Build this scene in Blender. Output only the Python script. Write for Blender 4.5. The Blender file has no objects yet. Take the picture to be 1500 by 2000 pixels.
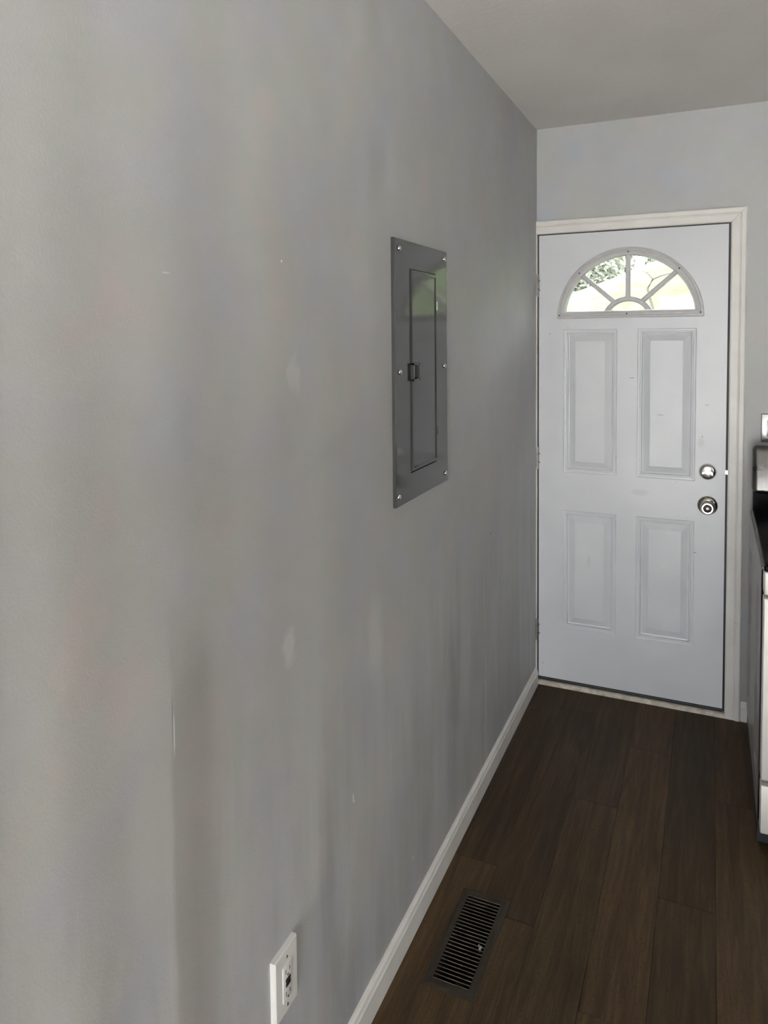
import bpy, bmesh, math, random
from mathutils import Vector, Matrix
random.seed(7)
scene = bpy.context.scene
C = scene.collection

# ------------------------------------------------------------------ camera
# measured from the photo: left wall is x = 0, floor z = 0, the door wall y = D, the lens stands over y = 0
D, H = 3.3165, 2.5345
W, YB = 3.3, -2.6                       # room width and the back wall behind the photographer
cam = bpy.data.cameras.new('camera')
cam_o = bpy.data.objects.new('camera', cam)
C.objects.link(cam_o)
cr, cu, cf = Vector((0.912471, 0.409024, -0.009817)), Vector((-0.012107, 0.050975, 0.998627)), Vector((-0.408962, 0.911099, -0.051465))
m = Matrix.Identity(4)
for i in range(3):
    m[i][0], m[i][1], m[i][2] = cr[i], cu[i], -cf[i]
m[0][3], m[1][3], m[2][3] = 0.7256, 0.0, 1.6218
cam_o.matrix_world = m
cam.sensor_width = 36.0
cam.lens = 25.665
cam.shift_x = (750 - 749.9) / 2000
cam.shift_y = (728.4 - 1000) / 2000
cam.clip_start = 0.02
scene.camera = cam_o
scene.cycles.use_light_tree = False

# ------------------------------------------------------------------ light: an overcast bright sky, a veiled sun behind the house
world = bpy.data.worlds.new('world')
scene.world = world
world.use_nodes = True
wn = world.node_tree
bg = wn.nodes['Background']
bg.inputs['Color'].default_value = (0.965, 0.985, 1.0, 1)
bg.inputs['Strength'].default_value = 11.0

sun = bpy.data.lights.new('sun', 'SUN')
sun.energy = 190.0
sun.angle = math.radians(3)
sun.color = (1.0, 0.985, 0.968)
sun_o = bpy.data.objects.new('sun', sun)
C.objects.link(sun_o)
sun_o.rotation_euler = Vector((0.08, 0.80, -0.56)).to_track_quat('-Z', 'Y').to_euler()

PAT = (0.10, 1.55, 0.04, 2.10)          # patio door opening in the back wall: x0, x1, z0, z1
def portal(name, loc, rot, sx, sy):
    l = bpy.data.lights.new(name, 'AREA')
    l.shape = 'RECTANGLE'; l.size = sx; l.size_y = sy
    l.cycles.is_portal = True
    o = bpy.data.objects.new(name, l); C.objects.link(o)
    o.location = loc; o.rotation_euler = rot
SIDE = (-2.1, 0.45, 0.80, 2.28)          # added unseen window in the right wall, brightens the left wall: y0, y1, z0, z1
portal('side_portal', (W+0.10, (SIDE[0]+SIDE[1])/2, (SIDE[2]+SIDE[3])/2), (0, math.radians(90), 0), SIDE[3]-SIDE[2], SIDE[1]-SIDE[0])
portal('patio_portal', ((PAT[0]+PAT[1])/2, YB-0.10, (PAT[2]+PAT[3])/2), (math.radians(90), 0, 0), PAT[1]-PAT[0], PAT[3]-PAT[2])

vs = scene.view_settings
vs.view_transform = 'Standard'; vs.look = 'None'; vs.gamma = 1.0; vs.use_curve_mapping = False
vs.exposure = 0.28

# ------------------------------------------------------------------ helpers
def srgb(r, g, b):
    f = lambda c: (c/255/12.92) if c/255 <= 0.04045 else ((c/255+0.055)/1.055)**2.4
    return (f(r), f(g), f(b), 1)

class MB:
    """collects shapes and links them as one mesh object"""
    def __init__(self): self.v, self.f, self.s = [], [], []
    def add(self, vs, fs, smooth=False):
        b = len(self.v)
        self.v += [tuple(p) for p in vs]
        self.f += [tuple(b+i for i in f) for f in fs]
        self.s += [smooth]*len(fs)
        return self
    def box(self, x0, x1, y0, y1, z0, z1):
        vs = [(x0,y0,z0),(x1,y0,z0),(x1,y1,z0),(x0,y1,z0),(x0,y0,z1),(x1,y0,z1),(x1,y1,z1),(x0,y1,z1)]
        return self.add(vs, [(0,3,2,1),(4,5,6,7),(0,1,5,4),(1,2,6,5),(2,3,7,6),(3,0,4,7)])
    def bbox(self, x0, x1, y0, y1, z0, z1, r=0.002, seg=2):
        bm = bmesh.new()
        bmesh.ops.create_cube(bm, size=1)
        for v in bm.verts:
            v.co = ((x0+x1)/2+v.co.x*(x1-x0), (y0+y1)/2+v.co.y*(y1-y0), (z0+z1)/2+v.co.z*(z1-z0))
        bmesh.ops.bevel(bm, geom=bm.edges[:], offset=r, segments=seg, profile=0.5, affect='EDGES')
        bm.verts.index_update()
        self.add([v.co[:] for v in bm.verts], [[v.index for v in f.verts] for f in bm.faces], True)
        bm.free(); return self
    def lathe(self, prof, c, axis, n=32, smooth=True):
        """prof: (radius, offset along axis); axis is a unit vector"""
        a = Vector(axis).normalized()
        t = Vector((0,0,1)) if abs(a.z) < 0.9 else Vector((1,0,0))
        e1 = a.cross(t).normalized(); e2 = a.cross(e1)
        vs, fs = [], []
        for r, h in prof:
            for k in range(n):
                q = 2*math.pi*k/n
                vs.append(Vector(c)+a*h+(e1*math.cos(q)+e2*math.sin(q))*max(r, 1e-5))
        for i in range(len(prof)-1):
            for k in range(n):
                k2 = (k+1) % n
                fs.append((i*n+k, i*n+k2, (i+1)*n+k2, (i+1)*n+k))
        return self.add(vs, fs, smooth)
    def prism(self, poly, axis, a0, a1):
        """poly of 2-D points swept along axis 'x','y' or 'z' from a0 to a1 (poly holds the other two coordinates in order)"""
        def p3(p, a): return {'x': (a, p[0], p[1]), 'y': (p[0], a, p[1]), 'z': (p[0], p[1], a)}[axis]
        n = len(poly)
        vs = [p3(p, a0) for p in poly]+[p3(p, a1) for p in poly]
        fs = [tuple(range(n)), tuple(range(2*n-1, n-1, -1))]+[(i, (i+1) % n, n+(i+1) % n, n+i) for i in range(n)]
        return self.add(vs, fs)
    def tube(self, pts, r, n=10):
        vs, fs = [], []
        P = [Vector(p) for p in pts]
        rr = r if isinstance(r, (list, tuple)) else [r]*len(P)
        for i, p in enumerate(P):
            d = (P[min(i+1, len(P)-1)]-P[max(i-1, 0)]).normalized()
            t = Vector((0,0,1)) if abs(d.z) < 0.9 else Vector((1,0,0))
            e1 = d.cross(t).normalized(); e2 = d.cross(e1)
            for k in range(n):
                q = 2*math.pi*k/n
                vs.append(p+(e1*math.cos(q)+e2*math.sin(q))*rr[i])
        for i in range(len(P)-1):
            for k in range(n):
                fs.append((i*n+k, i*n+(k+1) % n, (i+1)*n+(k+1) % n, (i+1)*n+k))
        fs += [tuple(range(n-1, -1, -1)), tuple((len(P)-1)*n+k for k in range(n))]
        return self.add(vs, fs, True)
    def build(self, name, mat, parent=None, label=None, smooth_angle=None):
        me = bpy.data.meshes.new(name)
        me.from_pydata(self.v, [], self.f)
        bm = bmesh.new(); bm.from_mesh(me)
        bmesh.ops.remove_doubles(bm, verts=bm.verts[:], dist=1e-6)
        bmesh.ops.recalc_face_normals(bm, faces=bm.faces[:])
        bm.to_mesh(me); bm.free()
        if any(self.s):
            me.polygons.foreach_set('use_smooth', [True]*len(me.polygons))
            try: me.set_sharp_from_angle(angle=math.radians(smooth_angle or 38))
            except Exception: pass
        me.materials.append(mat)
        o = bpy.data.objects.new(name, me); C.objects.link(o)
        if parent: o.parent = parent
        if label: o['label'] = label
        return o

def tag(o, label, cat, group=None, kind=None):
    o['label'] = label; o['category'] = cat
    if group: o['group'] = group
    if kind: o['kind'] = kind
    return o
def empty(name, loc=(0,0,0)):
    o = bpy.data.objects.new(name, None); C.objects.link(o)
    o.empty_display_size = 0.05
    return o
def copy_part(o, parent, offset):
    c = o.copy(); C.objects.link(c); c.parent = parent
    c.location = Vector(o.location)+Vector(offset)
    return c

# ------------------------------------------------------------------ materials
class NT:
    def __init__(self, name):
        self.m = bpy.data.materials.new(name); self.m.use_nodes = True
        self.t = self.m.node_tree; self.b = self.t.nodes['Principled BSDF']
        self.out = self.t.nodes['Material Output']
    def n(self, kind, **kw):
        x = self.t.nodes.new(kind)
        for k, v in kw.items(): setattr(x, k, v)
        return x
    def set(self, sock, val):
        if hasattr(val, 'is_linked') or isinstance(val, bpy.types.NodeSocket): self.t.links.new(val, sock)
        else: sock.default_value = val
    def math(self, op, a, b=None, c=None, clamp=False):
        x = self.n('ShaderNodeMath', operation=op, use_clamp=clamp)
        self.set(x.inputs[0], a)
        if b is not None: self.set(x.inputs[1], b)
        if c is not None: self.set(x.inputs[2], c)
        return x.outputs[0]
    def coord(self, which='Object', scale=(1,1,1)):
        tc = self.n('ShaderNodeTexCoord'); mp = self.n('ShaderNodeMapping')
        mp.inputs['Scale'].default_value = scale
        self.t.links.new(tc.outputs[which], mp.inputs['Vector'])
        return mp.outputs['Vector']
    def noise(self, vec, scale, detail=3, rough=0.5, dist=0.0):
        x = self.n('ShaderNodeTexNoise')
        self.t.links.new(vec, x.inputs['Vector'])
        x.inputs['Scale'].default_value = scale; x.inputs['Detail'].default_value = detail
        x.inputs['Roughness'].default_value = rough; x.inputs['Distortion'].default_value = dist
        return x
    def ramp(self, fac, stops):
        x = self.n('ShaderNodeValToRGB'); e = x.color_ramp.elements
        e[0].position, e[0].color = stops[0]; e[1].position, e[1].color = stops[-1]
        for p, c in stops[1:-1]:
            k = e.new(p); k.color = c
        self.t.links.new(fac, x.inputs['Fac'])
        return x.outputs['Color']
    def mix(self, fac, a, b, blend='MIX'):
        x = self.n('ShaderNodeMix', data_type='RGBA', blend_type=blend)
        self.set(x.inputs['Factor'], fac); self.set(x.inputs[6], a); self.set(x.inputs[7], b)
        return x.outputs[2]
    def smooth(self, v, lo, hi, a=0.0, b=1.0):
        x = self.n('ShaderNodeMapRange', interpolation_type='SMOOTHSTEP')
        self.set(x.inputs['Value'], v)
        x.inputs['From Min'].default_value = lo; x.inputs['From Max'].default_value = hi
        x.inputs['To Min'].default_value = a; x.inputs['To Max'].default_value = b
        return x.outputs[0]
    def bump(self, height, strength, dist=0.01, normal=None):
        x = self.n('ShaderNodeBump')
        x.inputs['Strength'].default_value = strength; x.inputs['Distance'].default_value = dist
        self.t.links.new(height, x.inputs['Height'])
        if normal: self.t.links.new(normal, x.inputs['Normal'])
        return x.outputs['Normal']
    def fin(self, color=None, rough=None, metal=None, normal=None, spec=None, coat=None, coat_rough=None):
        I = self.b.inputs
        if color is not None: self.set(I['Base Color'], color)
        if rough is not None: self.set(I['Roughness'], rough)
        if metal is not None: self.set(I['Metallic'], metal)
        if normal is not None: self.set(I['Normal'], normal)
        if spec is not None: self.set(I['Specular IOR Level'], spec)
        if coat is not None: self.set(I['Coat Weight'], coat)
        if coat_rough is not None: self.set(I['Coat Roughness'], coat_rough)
        return self.m

def plain(name, col, rough=0.5, metal=0.0, var=0.06, scale=30.0, spec=None, coat=None, bump=0.0):
    t = NT(name)
    v = t.coord('Object')
    nz = t.noise(v, scale, 2, 0.6)
    dark = tuple(c*(1-var) for c in col[:3])+(1,)
    lite = tuple(min(1, c*(1+var)) for c in col[:3])+(1,)
    c = t.ramp(nz.outputs['Fac'], [(0.3, dark), (0.7, lite)])
    nrm = t.bump(nz.outputs['Fac'], bump, 0.002) if bump else None
    return t.fin(color=c, rough=rough, metal=metal, spec=spec, coat=coat, normal=nrm)

def wall_paint(name, marks):
    """flat grey emulsion; roller texture, slow unevenness, and on the long wall painted-in seam shading, patches and knocks"""
    t = NT(name)
    v = t.coord('Object')
    fine = t.noise(v, 260, 1, 0.6)
    mott = t.noise(v, 2.6, 3, 0.62)
    tint = t.noise(v, 5.0, 2, 0.6)
    base = t.ramp(mott.outputs['Fac'], [(0.25, (0.383, 0.387, 0.398, 1)), (0.75, (0.449, 0.453, 0.463, 1))])
    hue = t.ramp(tint.outputs['Fac'], [(0.30, (0.96, 1.0, 1.06, 1)), (0.46, (1, 1, 1, 1)), (0.56, (0.98, 1.01, 0.97, 1)), (0.72, (1.07, 0.99, 0.97, 1))])
    col = t.mix(1.0, base, hue, 'MULTIPLY')
    rough = 0.55
    height = fine.outputs['Fac']
    nrm = t.bump(height, 0.10, 0.003)
    if marks:
        sep = t.n('ShaderNodeSeparateXYZ'); t.t.links.new(v, sep.inputs[0])
        Y, Z = sep.outputs['Y'], sep.outputs['Z']
        wob = t.noise(t.coord('Object', (1, 9, 2.2)), 2.0, 1, 0.6)
        wb2 = t.noise(v, 17, 1, 0.6)
        yw = t.math('MULTIPLY_ADD', t.math('SUBTRACT', wb2.outputs['Fac'], 0.5), 0.07, t.math('MULTIPLY_ADD', t.math('SUBTRACT', wob.outputs['Fac'], 0.5), 0.05, Y))
        zw = t.math('MULTIPLY_ADD', t.math('SUBTRACT', mott.outputs['Fac'], 0.5), 0.25, Z)
        # drywall seam shading painted as streaks drawn out vertically, only below about 1.1 m
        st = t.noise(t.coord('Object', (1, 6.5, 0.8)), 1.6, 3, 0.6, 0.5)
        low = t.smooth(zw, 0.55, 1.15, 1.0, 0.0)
        seam_lit = t.math('MULTIPLY', t.smooth(st.outputs['Fac'], 0.45, 0.68), low)
        col = t.mix(t.math('MULTIPLY', seam_lit, 0.22), col, (0.60, 0.61, 0.63, 1))
        seam_shade = t.math('MULTIPLY', t.smooth(st.outputs['Fac'], 0.50, 0.30), low)
        col = t.mix(t.math('MULTIPLY', seam_shade, 0.35), col, (0.27, 0.27, 0.275, 1))
        # seam shading painted in as a darker band below the scratch at y 0.84 .. 0.95
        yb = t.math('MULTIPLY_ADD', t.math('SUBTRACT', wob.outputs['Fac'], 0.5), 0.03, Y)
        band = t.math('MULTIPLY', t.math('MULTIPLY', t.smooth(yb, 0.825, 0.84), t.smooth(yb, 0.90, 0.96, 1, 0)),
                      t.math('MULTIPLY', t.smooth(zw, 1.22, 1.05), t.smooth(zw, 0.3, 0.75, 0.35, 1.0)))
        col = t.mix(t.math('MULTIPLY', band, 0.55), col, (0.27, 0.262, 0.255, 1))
        cw = t.n('ShaderNodeCombineXYZ'); t.t.links.new(yw, cw.inputs[1]); t.t.links.new(Z, cw.inputs[2])
        cs = t.n('ShaderNodeCombineXYZ'); t.t.links.new(Y, cs.inputs[1]); t.t.links.new(Z, cs.inputs[2])
        def blob(y, z, ry, rz, colr, amt, sharp=False, soft=0.5):
            nonlocal col
            m_ = t.n('ShaderNodeVectorMath', operation='MULTIPLY_ADD')
            t.t.links.new((cs if sharp else cw).outputs[0], m_.inputs[0])
            m_.inputs[1].default_value = (0, 1/ry, 1/rz); m_.inputs[2].default_value = (0, -y/ry, -z/rz)
            ln = t.n('ShaderNodeVectorMath', operation='LENGTH'); t.t.links.new(m_.outputs[0], ln.inputs[0])
            k = 1/(1-soft)
            f = t.math('MULTIPLY_ADD', ln.outputs['Value'], -k, k, clamp=True)
            col = t.mix(t.math('MULTIPLY', f, amt), col, colr)
        lite, dark, white = (0.62, 0.63, 0.65, 1), (0.25, 0.25, 0.255, 1), (0.85, 0.85, 0.85, 1)
        blob(1.165, 1.03, 0.035, 0.045, lite, 0.45)
        blob(1.55, 0.90, 0.055, 0.13, lite, 0.30, soft=0.3)
        blob(1.40, 0.36, 0.045, 0.18, lite, 0.25, soft=0.2)
        blob(2.48, 0.25, 0.022, 0.30, lite, 0.35, soft=0.2)
        blob(1.20, 1.55, 0.016, 0.055, lite, 0.30, soft=0.3)
        # knocks and chips
        blob(1.1604, 1.7603, 0.003, 0.003, white, 0.9, True, 0.6)
        blob(1.4244, 0.580, 0.0025, 0.012, white, 0.9, True, 0.6)
        blob(1.428, 0.570, 0.004, 0.004, white, 0.6, True, 0.6)
        blob(1.7759, 0.2007, 0.003, 0.005, white, 0.9, True, 0.6)
        blob(0.845, 1.716, 0.012, 0.002, white, 0.35, True, 0.3)
        blob(2.5495, 0.8976, 0.005, 0.006, (0.05, 0.05, 0.05, 1), 0.9, True, 0.6)
        blob(2.73, 0.66, 0.012, 0.003, (0.12, 0.12, 0.12, 1), 0.5, True, 0.3)
        blob(0.838, 1.03, 0.0022, 0.040, white, 0.55, True, 0.5)
        blob(0.8355, 1.05, 0.0016, 0.055, (0.15, 0.15, 0.15, 1), 0.6, True, 0.5)
        # drywall joints: very shallow vertical waviness
        wav = t.noise(t.coord('Object', (1, 5.0, 0.35)), 1.5, 0, 0.5)
        nrm = t.bump(wav.outputs['Fac'], 0.25, 0.03, nrm)
    return t.fin(color=col, rough=rough, normal=nrm, spec=0.45)

M = {}
M['wall'] = wall_paint('grey_wall_paint', False)
M['wall_marked'] = wall_paint('grey_wall_paint_wear_and_shading', True)

M['darkwall'] = plain('bounce_cut_wall', (0.16, 0.14, 0.12, 1), 0.5, var=0.15, scale=5)  # dark tone given to the unseen walls to cut bounce light

def ceiling_mat():
    t = NT('ceiling_paint')
    v = t.coord('Object')
    a = t.noise(v, 55, 2, 0.6); b = t.noise(v, 1.8, 2, 0.6)
    c = t.ramp(b.outputs['Fac'], [(0.3, (0.69, 0.68, 0.665, 1)), (0.7, (0.76, 0.75, 0.735, 1))])
    return t.fin(color=c, rough=0.75, normal=t.bump(a.outputs['Fac'], 0.25, 0.004), spec=0.3)
M['ceiling'] = ceiling_mat()

def floor_mat():
    """brown wood-look vinyl: each plank its own tone, grain drawn out along the plank"""
    t = NT('vinyl_plank')
    info = t.n('ShaderNodeObjectInfo')
    tc = t.n('ShaderNodeTexCoord')
    add = t.n('ShaderNodeVectorMath', operation='MULTIPLY_ADD')
    t.t.links.new(info.outputs['Random'], add.inputs[0]); add.inputs[1].default_value = (17, 31, 7)
    t.t.links.new(tc.outputs['Object'], add.inputs[2])
    mp = t.n('ShaderNodeMapping'); mp.inputs['Scale'].default_value = (14, 0.8, 1)
    t.t.links.new(add.outputs[0], mp.inputs['Vector'])
    g = t.noise(mp.outputs['Vector'], 3.0, 4, 0.68, 0.7)
    mp2 = t.n('ShaderNodeMapping'); mp2.inputs['Scale'].default_value = (70, 2.6, 1)
    t.t.links.new(add.outputs[0], mp2.inputs['Vector'])
    f = t.noise(mp2.outputs['Vector'], 3.0, 2, 0.7)
    big = t.noise(add.outputs[0], 2.2, 1, 0.5)
    c1 = t.ramp(g.outputs['Fac'], [(0.26, (0.028, 0.0165, 0.0075, 1)), (0.5, (0.049, 0.031, 0.0145, 1)), (0.74, (0.076, 0.050, 0.026, 1))])
    c2 = t.ramp(f.outputs['Fac'], [(0.3, (0.72, 0.72, 0.72, 1)), (0.7, (1.22, 1.20, 1.18, 1))])
    c = t.mix(1.0, c1, c2, 'MULTIPLY')
    tone = t.ramp(info.outputs['Random'], [(0.0, (0.82, 0.82, 0.84, 1)), (0.5, (1.0, 0.98, 0.95, 1)), (1.0, (1.18, 1.12, 1.05, 1))])
    c = t.mix(1.0, c, tone, 'MULTIPLY')
    c = t.mix(1.0, c, t.ramp(big.outputs['Fac'], [(0.3, (0.85, 0.85, 0.85, 1)), (0.7, (1.12, 1.1, 1.08, 1))]), 'MULTIPLY')
    speck = t.noise(tc.outputs['Object'], 120, 0, 0.5)
    c = t.mix(t.math('MULTIPLY', t.smooth(speck.outputs['Fac'], 0.66, 0.76), 0.5), c, (0.02, 0.015, 0.01, 1))
    return t.fin(color=c, rough=t.smooth(f.outputs['Fac'], 0.2, 0.8, 0.52, 0.66), normal=t.bump(f.outputs['Fac'], 0.12, 0.001), spec=0.22)
M['plank'] = floor_mat()
M['subfloor'] = plain('subfloor_board', (0.02, 0.015, 0.01, 1), 0.9)

def trim_mat():
    t = NT('white_trim_paint')
    v = t.coord('Object')
    a = t.noise(v, 7, 2, 0.65); b = t.noise(t.coord('Object', (3, 3, 3)), 9, 3, 0.7)
    c = t.ramp(a.outputs['Fac'], [(0.3, (0.76, 0.745, 0.715, 1)), (0.7, (0.84, 0.825, 0.80, 1))])
    c = t.mix(t.math('MULTIPLY', t.smooth(b.outputs['Fac'], 0.66, 0.76), 0.35), c, (0.33, 0.28, 0.22, 1))
    return t.fin(color=c, rough=0.38, normal=t.bump(a.outputs['Fac'], 0.06, 0.004))
M['trim'] = trim_mat()

def door_mat():
    t = NT('door_paint')
    v = t.coord('Object')
    a = t.noise(v, 3.0, 2, 0.6); b = t.noise(v, 16, 3, 0.7)
    c = t.ramp(a.outputs['Fac'], [(0.3, (0.66, 0.68, 0.72, 1)), (0.7, (0.735, 0.755, 0.79, 1))])
    c = t.mix(t.math('MULTIPLY', t.smooth(b.outputs['Fac'], 0.64, 0.80), 0.25), c, (0.40, 0.38, 0.34, 1))
    sep = t.n('ShaderNodeSeparateXYZ'); t.t.links.new(v, sep.inputs[0])
    X, Z = sep.outputs['X'], sep.outputs['Z']
    def scuff(x, z, rx, rz, amt, col=(0.10, 0.09, 0.08, 1)):
        nonlocal c
        p = t.math('DIVIDE', t.math('SUBTRACT', X, x), rx); q = t.math('DIVIDE', t.math('SUBTRACT', Z, z), rz)
        d = t.math('SQRT', t.math('ADD', t.math('MULTIPLY', p, p), t.math('MULTIPLY', q, q)))
        c = t.mix(t.math('MULTIPLY', t.smooth(d, 1.0, 0.3), amt), c, col)
    scuff(0.413, 1.427, 0.016, 0.0025, 0.7)
    scuff(0.712, 1.318, 0.012, 0.003, 0.5)
    scuff(0.695, 1.185, 0.004, 0.006, 0.5)
    scuff(0.672, 0.690, 0.010, 0.004, 0.5)
    scuff(0.690, 1.160, 0.02, 0.03, 0.15)
    scuff(0.530, 1.270, 0.02, 0.004, 0.35)
    scuff(0.06, 1.62, 0.006, 0.005, 0.3)
    scuff(0.45, 0.93, 0.05, 0.02, 0.12)
    scuff(0.235, 0.60, 0.012, 0.04, 0.15, (0.35, 0.34, 0.22, 1))
    scuff(0.03, 0.10, 0.004, 0.005, 0.5)
    return t.fin(color=c, rough=0.34, normal=t.bump(b.outputs['Fac'], 0.04, 0.003))
M['door'] = door_mat()
M['fan_frame'] = plain('fanlight_frame_plastic', (0.50, 0.50, 0.51, 1), 0.45, var=0.05)
M['black'] = plain('black_rubber', (0.012, 0.012, 0.013, 1), 0.6)
M['blackhole'] = plain('dark_duct_metal', (0.010, 0.009, 0.008, 1), 0.7)
M['panel'] = plain('grey_panel_enamel', (0.040, 0.042, 0.043, 1), 0.09, var=0.04, scale=6, spec=0.34)
M['chrome'] = plain('bright_zinc', (0.72, 0.72, 0.70, 1), 0.18, 1.0, var=0.03)
M['nickel'] = plain('satin_nickel', (0.36, 0.34, 0.30, 1), 0.16, 1.0, var=0.05)
M['hinge'] = plain('dull_hinge_steel', (0.22, 0.21, 0.20, 1), 0.35, 1.0, var=0.25, scale=90)
M['plastic'] = plain('white_plastic', (0.74, 0.74, 0.72, 1), 0.32, var=0.02)
M['slot'] = plain('slot_dark', (0.02, 0.02, 0.02, 1), 0.6)
M['register'] = plain('brown_register_enamel', (0.026, 0.020, 0.014, 1), 0.5, var=0.2, scale=50, spec=0.25)
M['register_light'] = plain('pale_latch_grip', (0.42, 0.43, 0.42, 1), 0.35)
M['louver'] = plain('worn_louver_metal', (0.13, 0.105, 0.085, 1), 0.4, 0.0, var=0.3, scale=60, spec=0.4)
M['cooktop'] = plain('black_ceramic_glass', (0.003, 0.003, 0.004, 1), 0.28, var=0.0, spec=0.03)
M['range_side'] = plain('grey_range_side', (0.30, 0.29, 0.28, 1), 0.38, 0.0, var=0.12, scale=14)
M['handle'] = plain('black_handle', (0.02, 0.02, 0.02, 1), 0.25)
def steel(name, lo, hi, r0, r1):
    t = NT(name)
    v = t.coord('Object', (1.5, 1, 90))
    a = t.noise(v, 6, 4, 0.6); b = t.noise(t.coord('Object'), 7, 5, 0.65)
    c = t.ramp(b.outputs['Fac'], [(0.3, lo), (0.7, hi)])
    return t.fin(color=c, metal=1.0, rough=t.smooth(b.outputs['Fac'], 0.2, 0.8, r0, r1), normal=t.bump(a.outputs['Fac'], 0.05, 0.001))
M['steel'] = steel('smudged_steel', (0.10, 0.095, 0.09, 1), (0.19, 0.185, 0.18, 1), 0.25, 0.38)
M['plate_steel'] = steel('wall_plate_steel', (0.20, 0.195, 0.19, 1), (0.27, 0.265, 0.26, 1), 0.28, 0.38)
M['steel_front'] = steel('brushed_steel', (0.90, 0.88, 0.85, 1), (0.96, 0.95, 0.93, 1), 0.60, 0.72)
def glass():
    t = NT('window_glass')
    for l in list(t.t.links):
        if l.to_node == t.out: t.t.links.remove(l)
    tr = t.n('ShaderNodeBsdfTransparent'); tr.inputs[0].default_value = (0.95, 0.955, 0.95, 1)
    gl = t.n('ShaderNodeBsdfGlossy'); gl.inputs['Roughness'].default_value = 0.02
    lw = t.n('ShaderNodeLayerWeight'); lw.inputs[0].default_value = 0.35
    dirt = t.noise(t.coord('Object'), 25, 4, 0.6)
    mx = t.n('ShaderNodeMixShader')
    t.t.links.new(t.math('MULTIPLY_ADD', lw.outputs['Fresnel'], 0.6, 0.02), mx.inputs[0])
    t.t.links.new(tr.outputs[0], mx.inputs[1]); t.t.links.new(gl.outputs[0], mx.inputs[2])
    t.t.links.new(mx.outputs[0], t.out.inputs[0])
    return t.m
M['glass'] = glass()
M['lawn'] = plain('mown_grass', (0.100, 0.125, 0.062, 1), 0.9, var=0.35, scale=6)
M['leaf'] = plain('tree_leaves', (0.30, 0.325, 0.265, 1), 0.7, var=0.3, scale=3)
M['bark'] = plain('tree_bark', (0.13, 0.125, 0.11, 1), 0.9, var=0.3)
M['blocker'] = plain('blocker_boards', (0.07, 0.075, 0.07, 1), 0.8)
M['paving'] = plain('pale_paving', (0.50, 0.497, 0.49, 1), 0.9, var=0.1, scale=4)

# ------------------------------------------------------------------ room shell
T = 0.12
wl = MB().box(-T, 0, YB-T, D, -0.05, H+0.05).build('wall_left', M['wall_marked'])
tag(wl, 'long grey painted wall with scuffs and painted-in seam shading, carrying the breaker panel', 'wall', kind='structure')

DX0, DX1, DZ0, DZ1 = 0.0105, 0.785, 0.0355, 2.0625   # door slab
OX1, OZ1 = 0.800, 2.080                               # rough opening
wf = MB().box(OX1, W+T, D, D+T, -0.05, H+0.05).box(-T, OX1, D, D+T, OZ1, H+0.05).build('wall_far', M['wall'])
tag(wf, 'grey end wall around the white entry door', 'wall', kind='structure')
wr = MB().box(W, W+T, YB-T, SIDE[0], -0.05, H+0.05).box(W, W+T, SIDE[1], D, -0.05, H+0.05).box(W, W+T, SIDE[0], SIDE[1], -0.05, SIDE[2]).box(W, W+T, SIDE[0], SIDE[1], SIDE[3], H+0.05).build('wall_right', M['darkwall'])
tag(wr, 'side wall out of view past the range, darkened to cut bounce light', 'wall', kind='structure')
px0, px1, pz0, pz1 = PAT
wb = MB().box(0, px0, YB-T, YB, -0.05, H+0.05).box(px1, W, YB-T, YB, -0.05, H+0.05)
wb.box(px0, px1, YB-T, YB, pz1, H+0.05).box(px0, px1, YB-T, YB, -0.05, pz0)
tag(wb.build('wall_back', M['darkwall']), 'wall with the glazed patio door behind the viewer, darkened to cut bounce light', 'wall', kind='structure')
ce = MB().box(0, W, YB, D, H, H+0.05).build('ceiling', M['ceiling'])
tag(ce, 'off-white lightly textured ceiling', 'ceiling', kind='structure')

# patio door (source of the daylight)
pd = empty('window_2'); tag(pd, 'wide glazed patio door that lets in the daylight behind the viewer', 'patio door', kind='structure')
fr = MB()
xm = (px0+px1)/2
for a, b in ((px0, px0+0.05), (xm-0.03, xm+0.03), (px1-0.05, px1)): fr.box(a, b, YB-0.08, YB-0.04, pz0, pz1)
fr.box(px0, px1, YB-0.08, YB-0.04, pz0, pz0+0.05).box(px0, px1, YB-0.08, YB-0.04, pz1-0.05, pz1)
fr.build('window_frame', M['trim'], pd)
for a, b in ((px0+0.05, xm-0.03), (xm+0.03, px1-0.05)):
    MB().add([(a, YB-0.06, pz0+0.05), (b, YB-0.06, pz0+0.05), (b, YB-0.06, pz1-0.05), (a, YB-0.06, pz1-0.05)], [(0, 1, 2, 3)]).build('pane', M['glass'], pd)

sw_ = empty('window_3'); tag(sw_, 'white framed side window added out of view to brighten the left wall', 'window', kind='structure')
fr = MB(); ymid = (SIDE[0]+SIDE[1])/2
for a, b in ((SIDE[0], SIDE[0]+0.05), (ymid-0.025, ymid+0.025), (SIDE[1]-0.05, SIDE[1])): fr.box(W+0.04, W+0.08, a, b, SIDE[2], SIDE[3])
fr.box(W+0.04, W+0.08, SIDE[0], SIDE[1], SIDE[2], SIDE[2]+0.05).box(W+0.04, W+0.08, SIDE[0], SIDE[1], SIDE[3]-0.05, SIDE[3])
fr.build('window_frame', M['trim'], sw_)
for a, b in ((SIDE[0]+0.05, ymid-0.025), (ymid+0.025, SIDE[1]-0.05)):
    MB().add([(W+0.06, a, SIDE[2]+0.05), (W+0.06, b, SIDE[2]+0.05), (W+0.06, b, SIDE[3]-0.05), (W+0.06, a, SIDE[3]-0.05)], [(0, 1, 2, 3)]).build('pane', M['glass'], sw_)

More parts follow.
